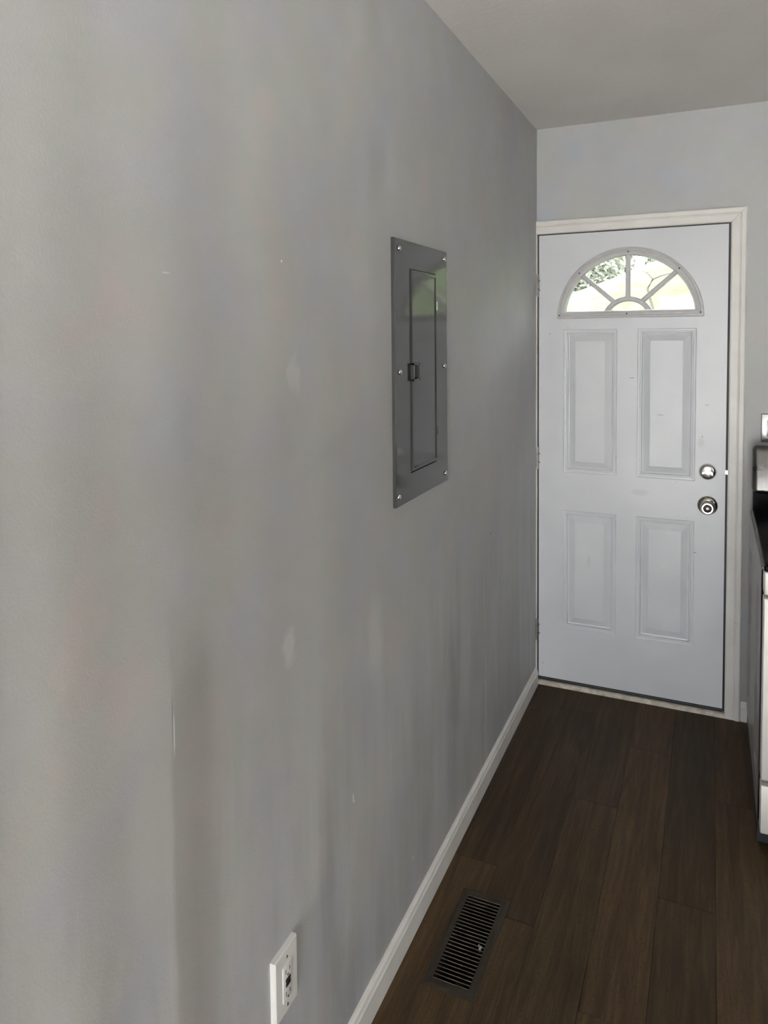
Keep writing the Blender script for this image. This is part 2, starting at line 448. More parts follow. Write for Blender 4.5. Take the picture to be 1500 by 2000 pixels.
# floor: one plank at a time, cut round the register opening
VX0, VX1, VY0, VY1 = 0.0825, 0.2188, 1.626, 1.9708    # register face
HX0, HX1, HY0, HY1 = VX0+0.019, VX1-0.019, VY0+0.019, VY1-0.019
def cut(x0, x1, y0, y1):
    if x1 <= HX0 or x0 >= HX1 or y1 <= HY0 or y0 >= HY1: return [(x0, x1, y0, y1)]
    out = []
    if x0 < HX0: out.append((x0, HX0, y0, y1))
    if x1 > HX1: out.append((HX1, x1, y0, y1))
    a, b = max(x0, HX0), min(x1, HX1)
    if y0 < HY0: out.append((a, b, y0, HY0))
    if y1 > HY1: out.append((a, b, HY1, y1))
    return out
sf = MB()
for r in cut(-T, W, YB, D+T): sf.box(r[0], r[1], r[2], r[3], -0.05, -0.006)
floor = sf.build('floor', M['subfloor'])
tag(floor, 'brown wood-look vinyl plank floor', 'floor', kind='structure')
PWD, PLN = 0.152, 1.22
offs = [0.15, 0.30, 0.80, 0.47, 0.10, 0.66, 0.92, 0.35]
row = 0; x = -0.004
while x < W:
    y = YB-PLN*offs[row % 8]
    while y < D:
        a0, a1, b0, b1 = max(x, 0), min(x+PWD, W), max(y, YB), min(y+PLN, D)
        if b1-b0 > 0.01 and a1-a0 > 0.01:
            g = 0.0006
            mb = MB()
            for r in cut(a0+g, a1-g, b0+g, b1-g): mb.box(r[0], r[1], r[2], r[3], -0.006, 0.0)
            mb.build('plank', M['plank'], floor)
        y += PLN
    x += PWD; row += 1

# baseboards: profile of (depth, height)
BB = [(0, 0), (0.0125, 0), (0.0125, 0.060), (0.0105, 0.0635), (0.0095, 0.068), (0.0100, 0.0715), (0.0085, 0.0755), (0.005, 0.079), (0.0035, 0.082), (0, 0.082)]
bl = MB().prism([(y, z) for y, z in BB], 'y', YB, D-0.018).build('baseboard_left', M['trim'])
tag(bl, 'white moulded baseboard along the long grey wall', 'baseboard', kind='structure')
bf = MB().prism([(D-y, z) for y, z in BB], 'x', 0.8535, W).build('baseboard_far', M['trim'])
tag(bf, 'short piece of white baseboard between door casing and range', 'baseboard', kind='structure')

# ------------------------------------------------------------------ door casing (trim_1): head and leg mitred, sliver at the hinge side, jambs
trim = empty('trim_1'); tag(trim, 'white moulded casing around the entry door', 'door casing', kind='structure')
ci_x, co_x, ci_z, co_z = 0.7945, 0.8514, 2.0690, 2.1270
prof = [(0.0, 0.0), (0.0, 0.010), (0.004, 0.012), (0.028, 0.013), (0.033, 0.011), (0.038, 0.0155), (0.052, 0.0165), (0.0569, 0.012), (0.0569, 0.0)]
hd = MB(); vs, fs = [], []
np_ = len(prof)
for t_, d_ in prof:
    k = t_/0.0569*(co_z-ci_z)
    vs.append((0.0, D-d_, ci_z+k)); vs.append((ci_x+t_, D-d_, ci_z+k))
for i in range(np_-1): fs.append((2*i, 2*i+1, 2*i+3, 2*i+2))
fs += [tuple(range(0, 2*np_, 2)), tuple(range(1, 2*np_, 2))]
hd.add(vs, fs).build('casing_head', M['trim'], trim)
lg = MB(); vs = []
for t_, d_ in prof:
    k = t_/0.0569*(co_z-ci_z)
    vs.append((ci_x+t_+0.0004, D-d_, 0.0)); vs.append((ci_x+t_+0.0004, D-d_, ci_z+k-0.0006))
lg.add(vs, fs).build('casing_side', M['trim'], trim)
MB().box(0.0, 0.0040, D-0.012, D, 0.0, ci_z).build('casing_sliver', M['trim'], trim)
MB().box(DX1+0.0085, OX1, D, D+T, 0.0, OZ1).build('jamb', M['trim'], trim)
MB().box(-0.02, 0.0040, D, D+T, 0.0, OZ1).build('jamb', M['trim'], trim)
MB().box(0.0046, DX1+0.0085, D, D+T, DZ1+0.006, OZ1).build('jamb', M['trim'], trim)
ws = MB().box(DX1+0.0005, DX1+0.0085, D+0.010, D+0.055, 0.02, DZ1+0.006).box(0.0040, DX0-0.0004, D+0.008, D+0.055, 0.02, DZ1+0.006)
ws.box(DX0, DX1, D+0.008, D+0.055, DZ1+0.0004, DZ1+0.006).build('weatherstrip', M['black'], trim)
th = MB().prism([(D-0.012, 0.0), (D-0.012, 0.016), (D-0.006, 0.019), (D+0.05, 0.019), (D+T, 0.010), (D+T, 0.0)], 'x', 0.0046, ci_x)
th.build('threshold', plain('worn_cream_threshold', (0.62, 0.57, 0.49, 1), 0.45, var=0.25, scale=35), trim, 'worn cream threshold strip')

# ------------------------------------------------------------------ entry door
door = empty('door_1'); tag(door, 'white steel entry door with fanlight and four embossed panels', 'door', kind='structure')
DT = 0.044
XP = [0.1205, 0.3515, 0.4345, 0.6690]
ZP = [0.2800, 0.8240, 0.9950, 1.6400]
FCX, FCZ, FR = 0.3940, 1.6880, 0.3030
HR, HB = 0.272, 1.716                                   # hole in the slab
half = math.sqrt(HR*HR-(HB-FCZ)**2)
cells = []
xs = [DX0]+XP+[DX1]; zs = [DZ0]+ZP
for i in range(5):
    for j in range(4):
        if i in (1, 3) and j in (1, 3): continue
        cells.append([(xs[i], zs[j]), (xs[i+1], zs[j]), (xs[i+1], zs[j+1]), (xs[i], zs[j+1])])
N = 48
cols = sorted(set([round(v, 6) for v in xs+[FCX-half+2*half*k/N for k in range(N+1)]]))
def arc(x): return FCZ+math.sqrt(max(HR*HR-(x-FCX)**2, 0))
for a, b in zip(cols[:-1], cols[1:]):
    if b-a < 1e-5: continue
    mid = (a+b)/2
    if abs(mid-FCX) < half:
        cells.append([(a, ZP[3]), (b, ZP[3]), (b, HB), (a, HB)])
        cells.append([(a, max(arc(a), HB)), (b, max(arc(b), HB)), (b, DZ1), (a, DZ1)])
    else:
        cells.append([(a, ZP[3]), (b, ZP[3]), (b, HB), (a, HB)])
        cells.append([(a, HB), (b, HB), (b, DZ1), (a, DZ1)])
bm = bmesh.new()
for c in cells:
    bm.faces.new([bm.verts.new((p[0], D, p[1])) for p in c])
bmesh.ops.remove_doubles(bm, verts=bm.verts[:], dist=1e-5)
ex = bmesh.ops.extrude_face_region(bm, geom=bm.faces[:], use_keep_orig=True)
for v in [g for g in ex['geom'] if isinstance(g, bmesh.types.BMVert)]: v.co.y += DT
bmesh.ops.recalc_face_normals(bm, faces=bm.faces[:])
me = bpy.data.meshes.new('slab'); bm.to_mesh(me); bm.free(); me.materials.append(M['door'])
slab = bpy.data.objects.new('slab', me); C.objects.link(slab); slab.parent = door
# embossed panels: (inset, depth below the face)
PP = [(0.0, 0.0), (0.004, 0.0030), (0.010, 0.0036), (0.014, 0.0012), (0.018, 0.0016), (0.021, 0.0115), (0.025, 0.0125), (0.0515, 0.0010), (0.0535, 0.0006)]
def door_panel(x0, x1, z0, z1):
    vs, fs = [], []
    for t_, d_ in PP:
        vs += [(x0+t_, D+d_, z0+t_), (x1-t_, D+d_, z0+t_), (x1-t_, D+d_, z1-t_), (x0+t_, D+d_, z1-t_)]
    n = len(PP)
    for i in range(n-1):
        for k in range(4):
            fs.append((4*i+k, 4*i+(k+1) % 4, 4*i+4+(k+1) % 4, 4*i+4+k))
    fs.append((4*n-4, 4*n-3, 4*n-2, 4*n-1))
    b = len(vs)
    vs += [(x0, D+DT, z0), (x1, D+DT, z0), (x1, D+DT, z1), (x0, D+DT, z1)]
    fs.append((b, b+1, b+2, b+3))
    for k in range(4): fs.append((k, (k+1) % 4, b+(k+1) % 4, b+k))
    MB().add(vs, fs).build('door_panel', M['door'], door)
for i in (0, 2):
    for j in (0, 2): door_panel(XP[i], XP[i+1], ZP[j], ZP[j+1])
# fanlight
fan = MB()
FP = [(0.0, 0.0), (0.002, 0.007), (0.007, 0.0095), (0.011, 0.0095), (0.0135, 0.006), (0.0165, 0.006), (0.019, 0.0085), (0.024, 0.0085), (0.027, 0.0055), (0.033, 0.0045), (0.036, -0.004), (0.036, -0.030)]
NA, NBt = 56, 10
vs, fs = [], []
for t_, h_ in FP:
    r = FR-t_; tz = t_*0.90
    a0 = math.asin(min(1, tz/r))
    loop = []
    for k in range(NA+1):
        q = a0+(math.pi-2*a0)*k/NA
        loop.append((FCX+r*math.cos(q), FCZ+r*math.sin(q)))
    xl, xr = loop[-1][0], loop[0][0]
    for k in range(1, NBt): loop.append((xl+(xr-xl)*k/NBt, FCZ+tz))
    vs += [(p[0], D-h_, p[1]) for p in loop]
L = NA+NBt
for i in range(len(FP)-1):
    for k in range(L):
        fs.append((i*L+k, i*L+(k+1) % L, (i+1)*L+(k+1) % L, (i+1)*L+k))
fan.add(vs, fs, True)
fano = fan.build('fanlight_frame', M['fan_frame'], door, 'half-round plastic fanlight frame', 30)
def bar(p, q, w, y0, y1):
    d = Vector((q[0]-p[0], q[1]-p[1])).normalized(); n = Vector((-d.y, d.x))
    po = []
    for s, e in ((w/2, 0), (w/2-0.003, 1)):
        pass
    a = [(p[0]+n.x*w/2, p[1]+n.y*w/2), (q[0]+n.x*w/2, q[1]+n.y*w/2), (q[0]-n.x*w/2, q[1]-n.y*w/2), (p[0]-n.x*w/2, p[1]-n.y*w/2)]
    wi = w/2-0.0035
    b = [(p[0]+n.x*wi, p[1]+n.y*wi), (q[0]+n.x*wi, q[1]+n.y*wi), (q[0]-n.x*wi, q[1]-n.y*wi), (p[0]-n.x*wi, p[1]-n.y*wi)]
    vs = [(u[0], y1, u[1]) for u in a]+[(u[0], y0+0.003, u[1]) for u in a]+[(u[0], y0, u[1]) for u in b]
    fs = [(0, 3, 2, 1), (8, 9, 10, 11)]
    for i in (0, 4):
        for k in range(4): fs.append((i+k, i+(k+1) % 4, i+4+(k+1) % 4, i+4+k))
    return MB().add(vs, fs)
GB = FCZ+0.0325
HC, HRI, HRO = FCZ-0.0185, 0.089, 0.1095
UC = (FCX, 1.7065); UA = math.radians(41.5)
def on_r(ang, r):   # from UC outward until the circle of radius r around (FCX, FCZ)
    dx, dz = math.cos(ang), math.sin(ang); oz = UC[1]-FCZ
    b = dz*oz; s = -b+math.sqrt(b*b-(oz*oz-r*r))
    return (UC[0]+dx*s, UC[1]+dz*s)
for ang in (UA, math.pi/2, math.pi-UA):
    p = (UC[0]+math.cos(ang)*0.068, UC[1]+math.sin(ang)*0.068)
    bar(p, on_r(ang, 0.268), 0.019, D-0.006, D+0.030).build('muntin', M['fan_frame'], fano)
hb = MB(); vs, fs = [], []
n = 28
prof_h = [(HRI, -0.030), (HRI, 0.003), (HRI+0.004, 0.0065), (HRO-0.004, 0.0065), (HRO, 0.003), (HRO, -0.030)]
for r, h_ in prof_h:
    a0 = math.asin((GB-HC)/r)
    for k in range(n+1):
        q = a0+(math.pi-2*a0)*k/n
        vs.append((FCX+r*math.cos(q), D-h_, HC+r*math.sin(q)))
for i in range(len(prof_h)-1):
    for k in range(n): fs.append((i*(n+1)+k, i*(n+1)+k+1, (i+1)*(n+1)+k+1, (i+1)*(n+1)+k))
hb.add(vs, fs, True).build('hub_muntin', M['fan_frame'], fano, None, 30)
def pane(poly): MB().prism(poly, 'y', D+0.012, D+0.018).build('pane', M['glass'], fano)
def ring(r, c, a, b, k=14): return [(FCX+r*math.cos(a+(b-a)*i/k), c+r*math.sin(a+(b-a)*i/k)) for i in range(k+1)]
hm = (HRI+HRO)/2
aH = math.asin((GB-0.002-HC)/hm); aR = math.asin((GB-0.002-FCZ)/0.2685)
pane(ring(hm, HC, aH, math.pi-aH, 24))
def ang_of(p, c): return math.atan2(p[1]-c, p[0]-FCX)
edges = [None]+[UA, math.pi/2, math.pi-UA]+[None]
for i in range(4):
    o0 = aR if edges[i] is None else ang_of(on_r(edges[i], 0.2685), FCZ)
    o1 = math.pi-aR if edges[i+1] is None else ang_of(on_r(edges[i+1], 0.2685), FCZ)
    def hub_ang(e, s):
        if e is None: return aH if s == 0 else math.pi-aH
        p = (UC[0]+math.cos(e)*0.064, UC[1]+math.sin(e)*0.064)
        return ang_of(p, HC)
    h0, h1 = hub_ang(edges[i], 0), hub_ang(edges[i+1], 1)
    pane(ring(0.2685, FCZ, o0, o1)+list(reversed(ring(hm, HC, h0, h1, 10))))
for sx, sz in ((0.1028, 1.7025), (0.6830, 1.7050), (0.1897, 1.8865), (0.3945, 1.9705), (0.5985, 1.8900), (0.3900, 1.7055)):
    MB().lathe([(0, 0.0105), (0.0028, 0.0105), (0.0034, 0.0085), (0.0034, 0.0)], (sx, D, sz), (0, -1, 0), 10).build('screw', M['slot'], fano)
# bottom sweep
sw = MB().box(DX0, DX1, D+0.004, D+0.040, 0.0195, DZ0).build('door_sweep', M['black'], door)
MB().box(DX0+0.002, DX1-0.002, D+0.0015, D+0.006, 0.0255, 0.0295).build('sweep_fin', plain('grey_vinyl', (0.08, 0.08, 0.085, 1), 0.5), sw)
# hinges
for hz in (1.840, 1.055, 0.258):
    h = MB().tube([(0.0070, D-0.006, hz-0.051), (0.0070, D-0.006, hz+0.051)], 0.0048, 12)
    ho = h.build('hinge', M['hinge'], door)
    MB().box(0.0005, 0.0030, D-0.0135, D-0.002, hz-0.050, hz+0.050).build('leaf', M['hinge'], ho)
    for k in (-0.017, 0.017):
        MB().lathe([(0.0051, -0.001), (0.0055, 0), (0.0051, 0.001)], (0.0070, D-0.006, hz+k), (0, 0, 1), 12).build('knuckle_joint', M['black'], ho)
    for k in (-0.021, 0.021):
        MB().lathe([(0, 0.003), (0.0022, 0.003), (0.003, 0.001), (0.003, -0.001)], (0.0135, D, hz+k), (0, -1, 0), 10).build('screw', M['hinge'], ho)
# knob
kx, kz = 0.7185, 0.896
ros = MB().lathe([(0.0395, 0.0), (0.0395, 0.003), (0.0370, 0.0065), (0.030, 0.010), (0.020, 0.012), (0.0, 0.012)], (kx, D, kz), (0, -1, 0), 40).build('knob_rose', M['nickel'], door)
kn = MB().lathe([(0.0125, 0.010), (0.0115, 0.026), (0.0135, 0.032), (0.0235, 0.038), (0.0285, 0.046), (0.0290, 0.053), (0.0265, 0.060), (0.0215, 0.0640), (0.0170, 0.0640), (0.0145, 0.0600), (0.0130, 0.0540), (0.0, 0.0530)], (kx, D, kz), (0, -1, 0), 40)
kno = kn.build('knob', M['nickel'], door, 'round satin nickel door knob')
MB().lathe([(0.0135, 0.0500), (0.0135, 0.0560), (0.0120, 0.0575), (0.0, 0.0575)], (kx, D, kz), (0, -1, 0), 24).build('button_ring', M['slot'], kno)
MB().lathe([(0.0062, 0.0570), (0.0062, 0.0610), (0.0050, 0.0620), (0.0, 0.0620)], (kx, D, kz), (0, -1, 0), 20).build('turn_button', M['hinge'], kno)
MB().box(kx-0.0009, kx+0.0009, D-0.0626, D-0.0615, kz-0.0040, kz+0.0040).build('turn_slot', M['slot'], kno)
# deadbolt
dx, dz = 0.7170, 1.0385
db = MB().lathe([(0.0345, 0.0), (0.0345, 0.003), (0.0325, 0.008), (0.0280, 0.0125), (0.020, 0.0150), (0.0, 0.0155)], (dx, D, dz), (0, -1, 0), 40)
dbo = db.build('deadbolt', M['chrome'], door, 'bright round deadbolt with thumb turn')
tt = MB()
pts = [(-0.0215, -0.004), (-0.018, 0.002), (-0.010, 0.0055), (0.0, 0.0065), (0.011, 0.0055), (0.019, 0.002), (0.0215, -0.006), (0.018, -0.010), (0.012, -0.004), (0.0, -0.0015), (-0.012, -0.003), (-0.019, -0.007)]
tt.prism([(dx+a, dz+b) for a, b in pts], 'y', D-0.030, D-0.0135).build('thumb_turn', M['chrome'], dbo)
MB().lathe([(0.0075, 0.010), (0.0070, 0.022), (0.0, 0.022)], (dx, D, dz), (0, -1, 0), 20).build('spindle', M['nickel'], dbo)
MB().box(DX1-0.001, DX1+0.0090, D+0.0035, D+0.009, dz-0.007, dz+0.009).build('bolt', M['chrome'], door, 'bright bolt crossing the gap to the jamb')

# ------------------------------------------------------------------ breaker panel on the left wall
PY0, PY1, PZ0, PZ1 = 1.6642, 2.0530, 1.1872, 1.8639
ep = empty('breaker_panel'); tag(ep, 'dark grey metal breaker panel cover set in the left wall', 'electrical panel')
by0, by1, bz0, bz1 = 1.7600, 1.9600, 1.2595, 1.7935
cp = MB(); vs, fs = [], []
# cover sheet with a return at the rim and an opening for the little door
lo = [(0.0, PY0, PY1, PZ0, PZ1), (0.0085, PY0, PY1, PZ0, PZ1), (0.0100, PY0+0.0015, PY1-0.0015, PZ0+0.0015, PZ1-0.0015), (0.0100, by0, by1, bz0, bz1), (0.0060, by0+0.001, by1-0.001, bz0+0.001, bz1-0.001), (0.0050, by0+0.010, by1-0.010, bz0+0.010, bz1-0.010)]
for x_, a, b, c_, d_ in lo: vs += [(x_, a, c_), (x_, b, c_), (x_, b, d_), (x_, a, d_)]
for i in range(len(lo)-1):
    for k in range(4): fs.append((4*i+k, 4*i+(k+1) % 4, 4*i+4+(k+1) % 4, 4*i+4+k))
fs.append((4*len(lo)-4, 4*len(lo)-3, 4*len(lo)-2, 4*len(lo)-1))
cp.add(vs, fs).build('cover', M['panel'], ep)
bd = MB(); vs, fs = [], []
e0 = [(0.0062, 0.0040), (0.0118, 0.0040), (0.0136, 0.0062), (0.0136, 0.0105), (0.0110, 0.0150), (0.0110, 0.0160)]
for x_, t_ in e0:
    vs += [(x_, by0+t_+0.004, bz0+t_), (x_, by1-t_+0.001, bz0+t_), (x_, by1-t_+0.001, bz1-t_), (x_, by0+t_+0.004, bz1-t_)]
for i in range(len(e0)-1):
    for k in range(4): fs.append((4*i+k, 4*i+(k+1) % 4, 4*i+4+(k+1) % 4, 4*i+4+k))
fs += [(4*len(e0)-4, 4*len(e0)-3, 4*len(e0)-2, 4*len(e0)-1), (0, 1, 2, 3)]
bdo = bd.add(vs, fs).build('breaker_door', M['panel'], ep)
la = MB().box(0.0100, 0.0185, 1.7640, 1.7685, 1.5020, 1.5480).box(0.0100, 0.0185, 1.806, 1.8105, 1.5020, 1.5480).box(0.0100, 0.0185, 1.7640, 1.8105, 1.5020, 1.5065).box(0.0100, 0.0185, 1.7640, 1.8105, 1.5435, 1.5480)
lao = la.build('latch', M['panel'], bdo, 'square latch frame with a sliding tab')
MB().bbox(0.0105, 0.0150, 1.7700, 1.7820, 1.5085, 1.5415, 0.0015).build('latch_grip', M['register_light'], bdo)
MB().bbox(0.0105, 0.0135, 1.7850, 1.8030, 1.5110, 1.5390, 0.0012).build('latch_tab', M['slot'], bdo)
for hz in (1.7035, 1.3485):
    MB().tube([(0.0118, 1.9590, hz-0.012), (0.0118, 1.9590, hz+0.012)], 0.0030, 10).build('hinge', M['chrome'] if hz > 1.6 else M['panel'], bdo)
for sy, sz in ((1.6935, 1.8390), (2.0310, 1.8420), (2.0280, 1.5300), (1.6930, 1.5285), (2.0330, 1.2120), (1.6790, 1.2130)):
    s = MB().lathe([(0.0068, 0.0), (0.0068, 0.0012), (0.0055, 0.0038), (0.0030, 0.0050), (0.0, 0.0052)], (0.0100, sy, sz), (1, 0, 0), 18)
    so = s.build('screw', M['chrome'], ep)

# ------------------------------------------------------------------ outlet low on the left wall
ou = empty('wall_outlet'); tag(ou, 'white power outlet with black test buttons, low on the left wall', 'outlet')
oy0, oy1, oz0, oz1 = 1.0795, 1.1571, 0.3504, 0.4735
pl = MB(); vs, fs = [], []
for x_, t_ in ((0.0, 0.0), (0.0085, 0.0), (0.0112, 0.0022), (0.0114, 0.0045)):
    vs += [(x_, oy0+t_, oz0+t_), (x_, oy1-t_, oz0+t_), (x_, oy1-t_, oz1-t_), (x_, oy0+t_, oz1-t_)]
ry0, ry1, rz0, rz1 = 1.1018, 1.1355, 0.3770, 0.4470
for x_, t_ in ((0.0114, 0.0), (0.0080, 0.0)):
    vs += [(x_, ry0-t_, rz0), (x_, ry1, rz0), (x_, ry1, rz1), (x_, ry0, rz1)]
for i in range(5):
    for k in range(4): fs.append((4*i+k, 4*i+(k+1) % 4, 4*i+4+(k+1) % 4, 4*i+4+k))
fs.append((20, 21, 22, 23))
pl.add(vs, fs).build('plate', M['plastic'], ou)
rc = MB().bbox(0.0070, 0.0136, ry0+0.0008, ry1-0.0008, rz0+0.0008, rz1-0.0008, 0.0012).build('receptacle', M['plastic'], ou)
ym = (ry0+ry1)/2; zm = (rz0+rz1)/2
for sgn in (1, -1):
    zc = zm+sgn*0.0215
    for dy_, hh in ((-0.0065, 0.0042), (0.0065, 0.0035)):
        MB().box(0.0134, 0.01375, ym+dy_-0.0010, ym+dy_+0.0010, zc-hh, zc+hh).build('slot', M['slot'], rc)
    MB().lathe([(0.0024, 0.0), (0.0024, 0.0002), (0, 0.0002)], (0.0136, ym, zc-0.0085), (1, 0, 0), 12).build('ground_hole', M['slot'], rc)
for dz_ in (0.0043, -0.0043):
    MB().bbox(0.0128, 0.0150, ym-0.0080, ym+0.0080, zm+dz_-0.0034, zm+dz_+0.0034, 0.0008).build('test_button', M['black'], rc, 'small black button')
for sz in (oz1-0.0150, oz0+0.0150):
    MB().lathe([(0.0030, 0.0), (0.0028, 0.0009), (0.0, 0.0011)], (0.0114, ym, sz), (1, 0, 0), 14).build('screw', M['chrome'], ou)

# ------------------------------------------------------------------ floor register
vr = empty('floor_register'); tag(vr, 'brown metal floor register with narrow louvers beside the baseboard', 'floor vent')
vf = MB(); vs, fs = [], []
lv = [(VX0, VX1, VY0, VY1, 0.0), (VX0, VX1, VY0, VY1, 0.0015), (VX0+0.008, VX1-0.008, VY0+0.008, VY1-0.008, 0.0050), (HX0+0.002, HX1-0.002, HY0+0.002, HY1-0.002, 0.0050), (HX0+0.002, HX1-0.002, HY0+0.002, HY1-0.002, -0.020)]
for a, b, c_, d_, z_ in lv: vs += [(a, c_, z_), (b, c_, z_), (b, d_, z_), (a, d_, z_)]
for i in range(len(lv)-1):
    for k in range(4): fs.append((4*i+k, 4*i+(k+1) % 4, 4*i+4+(k+1) % 4, 4*i+4+k))
vf.add(vs, fs).build('frame', M['register'], vr)
du = MB()
a, b, c_, d_ = HX0+0.0015, HX1-0.0015, HY0+0.0015, HY1-0.0015
du.add([(a,c_,-0.02),(b,c_,-0.02),(b,d_,-0.02),(a,d_,-0.02),(a,c_,-0.16),(b,c_,-0.16),(b,d_,-0.16),(a,d_,-0.16)], [(4,5,6,7),(0,1,5,4),(1,2,6,5),(2,3,7,6),(3,0,4,7)]).build('duct', M['blackhole'], vr)
NL = 25
y0_, y1_ = HY0+0.006, HY1-0.006
lm = None
for k in range(NL):
    yy = y0_+(y1_-y0_)*k/(NL-1)
    if lm is None:
        lm = MB().add([(HX0+0.0022, -0.0009, 0.0040), (HX1-0.0022, -0.0009, 0.0040), (HX1-0.0022, 0.0009, 0.0044), (HX0+0.0022, 0.0009, 0.0044),
                       (HX0+0.0022, 0.0040, -0.0020), (HX1-0.0022, 0.0040, -0.0020), (HX1-0.0022, 0.0056, -0.0016), (HX0+0.0022, 0.0056, -0.0016)],
                      [(0,3,2,1),(4,5,6,7),(0,1,5,4),(1,2,6,5),(2,3,7,6),(3,0,4,7)]).build('louver', M['louver'], vr)
        lm.location.y = yy; first = lm
    else:
        c2 = first.copy(); C.objects.link(c2); c2.parent = vr; c2.location.y = yy
lvx, lvy = 0.1885, 1.778
dl = MB().box(lvx-0.0075, lvx-0.0040, lvy+0.004, lvy+0.012, 0.0035, 0.0065).bbox(lvx-0.002, lvx+0.005, lvy-0.011, lvy+0.004, 0.004, 0.0115, 0.001)
dl.build('damper_lever', M['chrome'], vr, 'small bright damper lever')

# ------------------------------------------------------------------ range beside the door
rg = empty('kitchen_range'); tag(rg, 'stainless steel kitchen range with black cooktop right of the door', 'range')
RX0, RX1, RYF, RYB = 0.8725, 1.6325, 2.455, 3.215
DF = 2.405                                            # front of oven door and drawer
sd = MB()
def side(xo, s):
    """stamped side sheet: flat rim, sunk field with two raised ribs"""
    z0, z1 = 0.105, 0.900
    ys = [RYF, RYF+0.05, RYF+0.065, RYF+0.26, RYF+0.272, RYF+0.46, RYF+0.472, RYB-0.075, RYB-0.06, RYB]
    dp = [0, 0, 0.007, 0.007, 0.001, 0.001, 0.007, 0.007, 0, 0]
    zt = [z0, z0+0.08, z0+0.095, z1-0.125, z1-0.11, z1]
    zf = [0, 0, 1, 1, 0, 0]
    vs, fs = [], []
    for i, z in enumerate(zt):
        for j, y in enumerate(ys): vs.append((xo+s*dp[j]*zf[i], y, z))
    n = len(ys)
    for i in range(len(zt)-1):
        for j in range(n-1): fs.append((i*n+j, i*n+j+1, (i+1)*n+j+1, (i+1)*n+j))
    return MB().add(vs, fs)
side(RX0, 1).build('side_panel', M['range_side'], rg, 'grey stamped side panel')
side(RX1, -1).build('side_panel', M['range_side'], rg, 'grey stamped side panel')
MB().box(RX0+0.012, RX1-0.012, RYF, RYB-0.002, 0.105, 0.905).build('body', M['black'], rg)
MB().box(RX0+0.002, RX1-0.002, RYF+0.03, RYB, 0.030, 0.103).build('base', M['black'], rg)
for fx in (RX0+0.05, RX1-0.05):
    for fy in (RYF+0.06, RYB-0.06):
        MB().lathe([(0.0, 0.0), (0.016, 0.0), (0.016, 0.012), (0.008, 0.016), (0.008, 0.034)], (fx, fy, 0), (0, 0, 1), 16).build('foot', M['black'], rg)
MB().bbox(RX0-0.001, RX1+0.001, RYF-0.01, RYB-0.02, 0.9005, 0.9135, 0.003).build('top_trim', M['steel'], rg)
ct = MB().bbox(RX0+0.003, RX1-0.003, DF-0.012, RYB-0.075, 0.9125, 0.9330, 0.006, 4).build('cooktop', M['cooktop'], rg, 'black glass cooktop')
for ex_, ey_, er in ((RX0+0.2, RYF+0.2, 0.10), (RX0+0.2, RYF+0.48, 0.075), (RX1-0.2, RYF+0.2, 0.085), (RX1-0.2, RYF+0.48, 0.09)):
    MB().lathe([(er, 0.0), (er, 0.0004), (er-0.003, 0.0004), (er-0.003, 0.0)], (ex_, ey_, 0.9330), (0, 0, 1), 40).build('burner_ring', M['range_side'], ct)
fp = MB().bbox(RX0+0.004, RX1-0.004, DF-0.004, RYF, 0.8400, 0.9110, 0.005, 3).build('control_panel', M['steel_front'], rg, 'bright stainless front strip')
od = MB().bbox(RX0+0.004, RX1-0.004, DF, RYF, 0.2720, 0.8290, 0.004, 3).build('oven_door', M['steel_front'], rg, 'bright stainless oven door')
MB().bbox(RX0+0.13, RX1-0.13, DF-0.003, DF+0.004, 0.36, 0.70, 0.002).build('oven_window', M['cooktop'], od)
hd_ = MB().tube([(RX0+0.022, DF-0.050, 0.803), (RX1-0.022, DF-0.050, 0.803)], 0.0125, 16).build('handle', M['steel'], od)
for hx in (RX0+0.024, RX1-0.050):
    MB().bbox(hx, hx+0.026, DF-0.052, DF+0.002, 0.792, 0.815, 0.004).build('handle_bracket', M['handle'], od)
dr = MB().bbox(RX0+0.004, RX1-0.004, DF+0.002, RYF, 0.1050, 0.2550, 0.004, 3).build('drawer', M['steel_front'], rg, 'dull stainless storage drawer')
# backguard: rounded left and right shoulders, sloped steel face with clock
bgm = MB().bbox(RX0+0.003, RX1-0.003, RYB-0.085, RYB-0.005, 0.996, 1.178, 0.020, 5)
bgm.v = [(x_, y_+(0.040*(z_-0.996)/0.182 if y_ < RYB-0.04 else 0), z_) for x_, y_, z_ in bgm.v]   # face leans back
bgp = bgm.build('backguard', M['steel'], rg, 'stainless backguard')
MB().box(RX0+0.008, RX1-0.008, RYB-0.068, RYB-0.008, 0.912, 0.998).build('backguard_riser', M['cooktop'], rg)
MB().bbox(RX0+0.26, RX1-0.26, RYB-0.074, RYB-0.050, 1.045, 1.135, 0.002).build('clock_panel', M['cooktop'], bgp)
for kx_ in (RX0+0.110, RX0+0.190, RX1-0.165, RX1-0.075):
    MB().lathe([(0.024, 0.0), (0.024, 0.004), (0.019, 0.008), (0.017, 0.026), (0.0, 0.028)], (kx_, RYB-0.068, 1.088), (0, -1, 0), 24).build('knob', M['handle'], bgp)

# outlet plate over the range
wp = empty('switch_plate'); tag(wp, 'shiny grey wall plate above the range backguard on the far wall', 'wall plate')
sx0, sx1, sz0, sz1 = 0.9135, 0.9855, 1.1740, 1.2890
MB().bbox(sx0, sx1, D-0.0065, D, sz0, sz1, 0.0028, 3).build('plate', M['plate_steel'], wp)
ro = MB().bbox(sx0+0.020, sx1-0.020, D-0.0095, D-0.005, sz0+0.024, sz1-0.024, 0.0012).build('rocker', M['plate_steel'], wp)
for z_ in (sz0+0.012, sz1-0.012):
    MB().lathe([(0.0028, 0.0), (0.0026, 0.0008), (0, 0.001)], ((sx0+sx1)/2, D-0.0065, z_), (0, -1, 0), 12).build('screw', M['chrome'], wp)

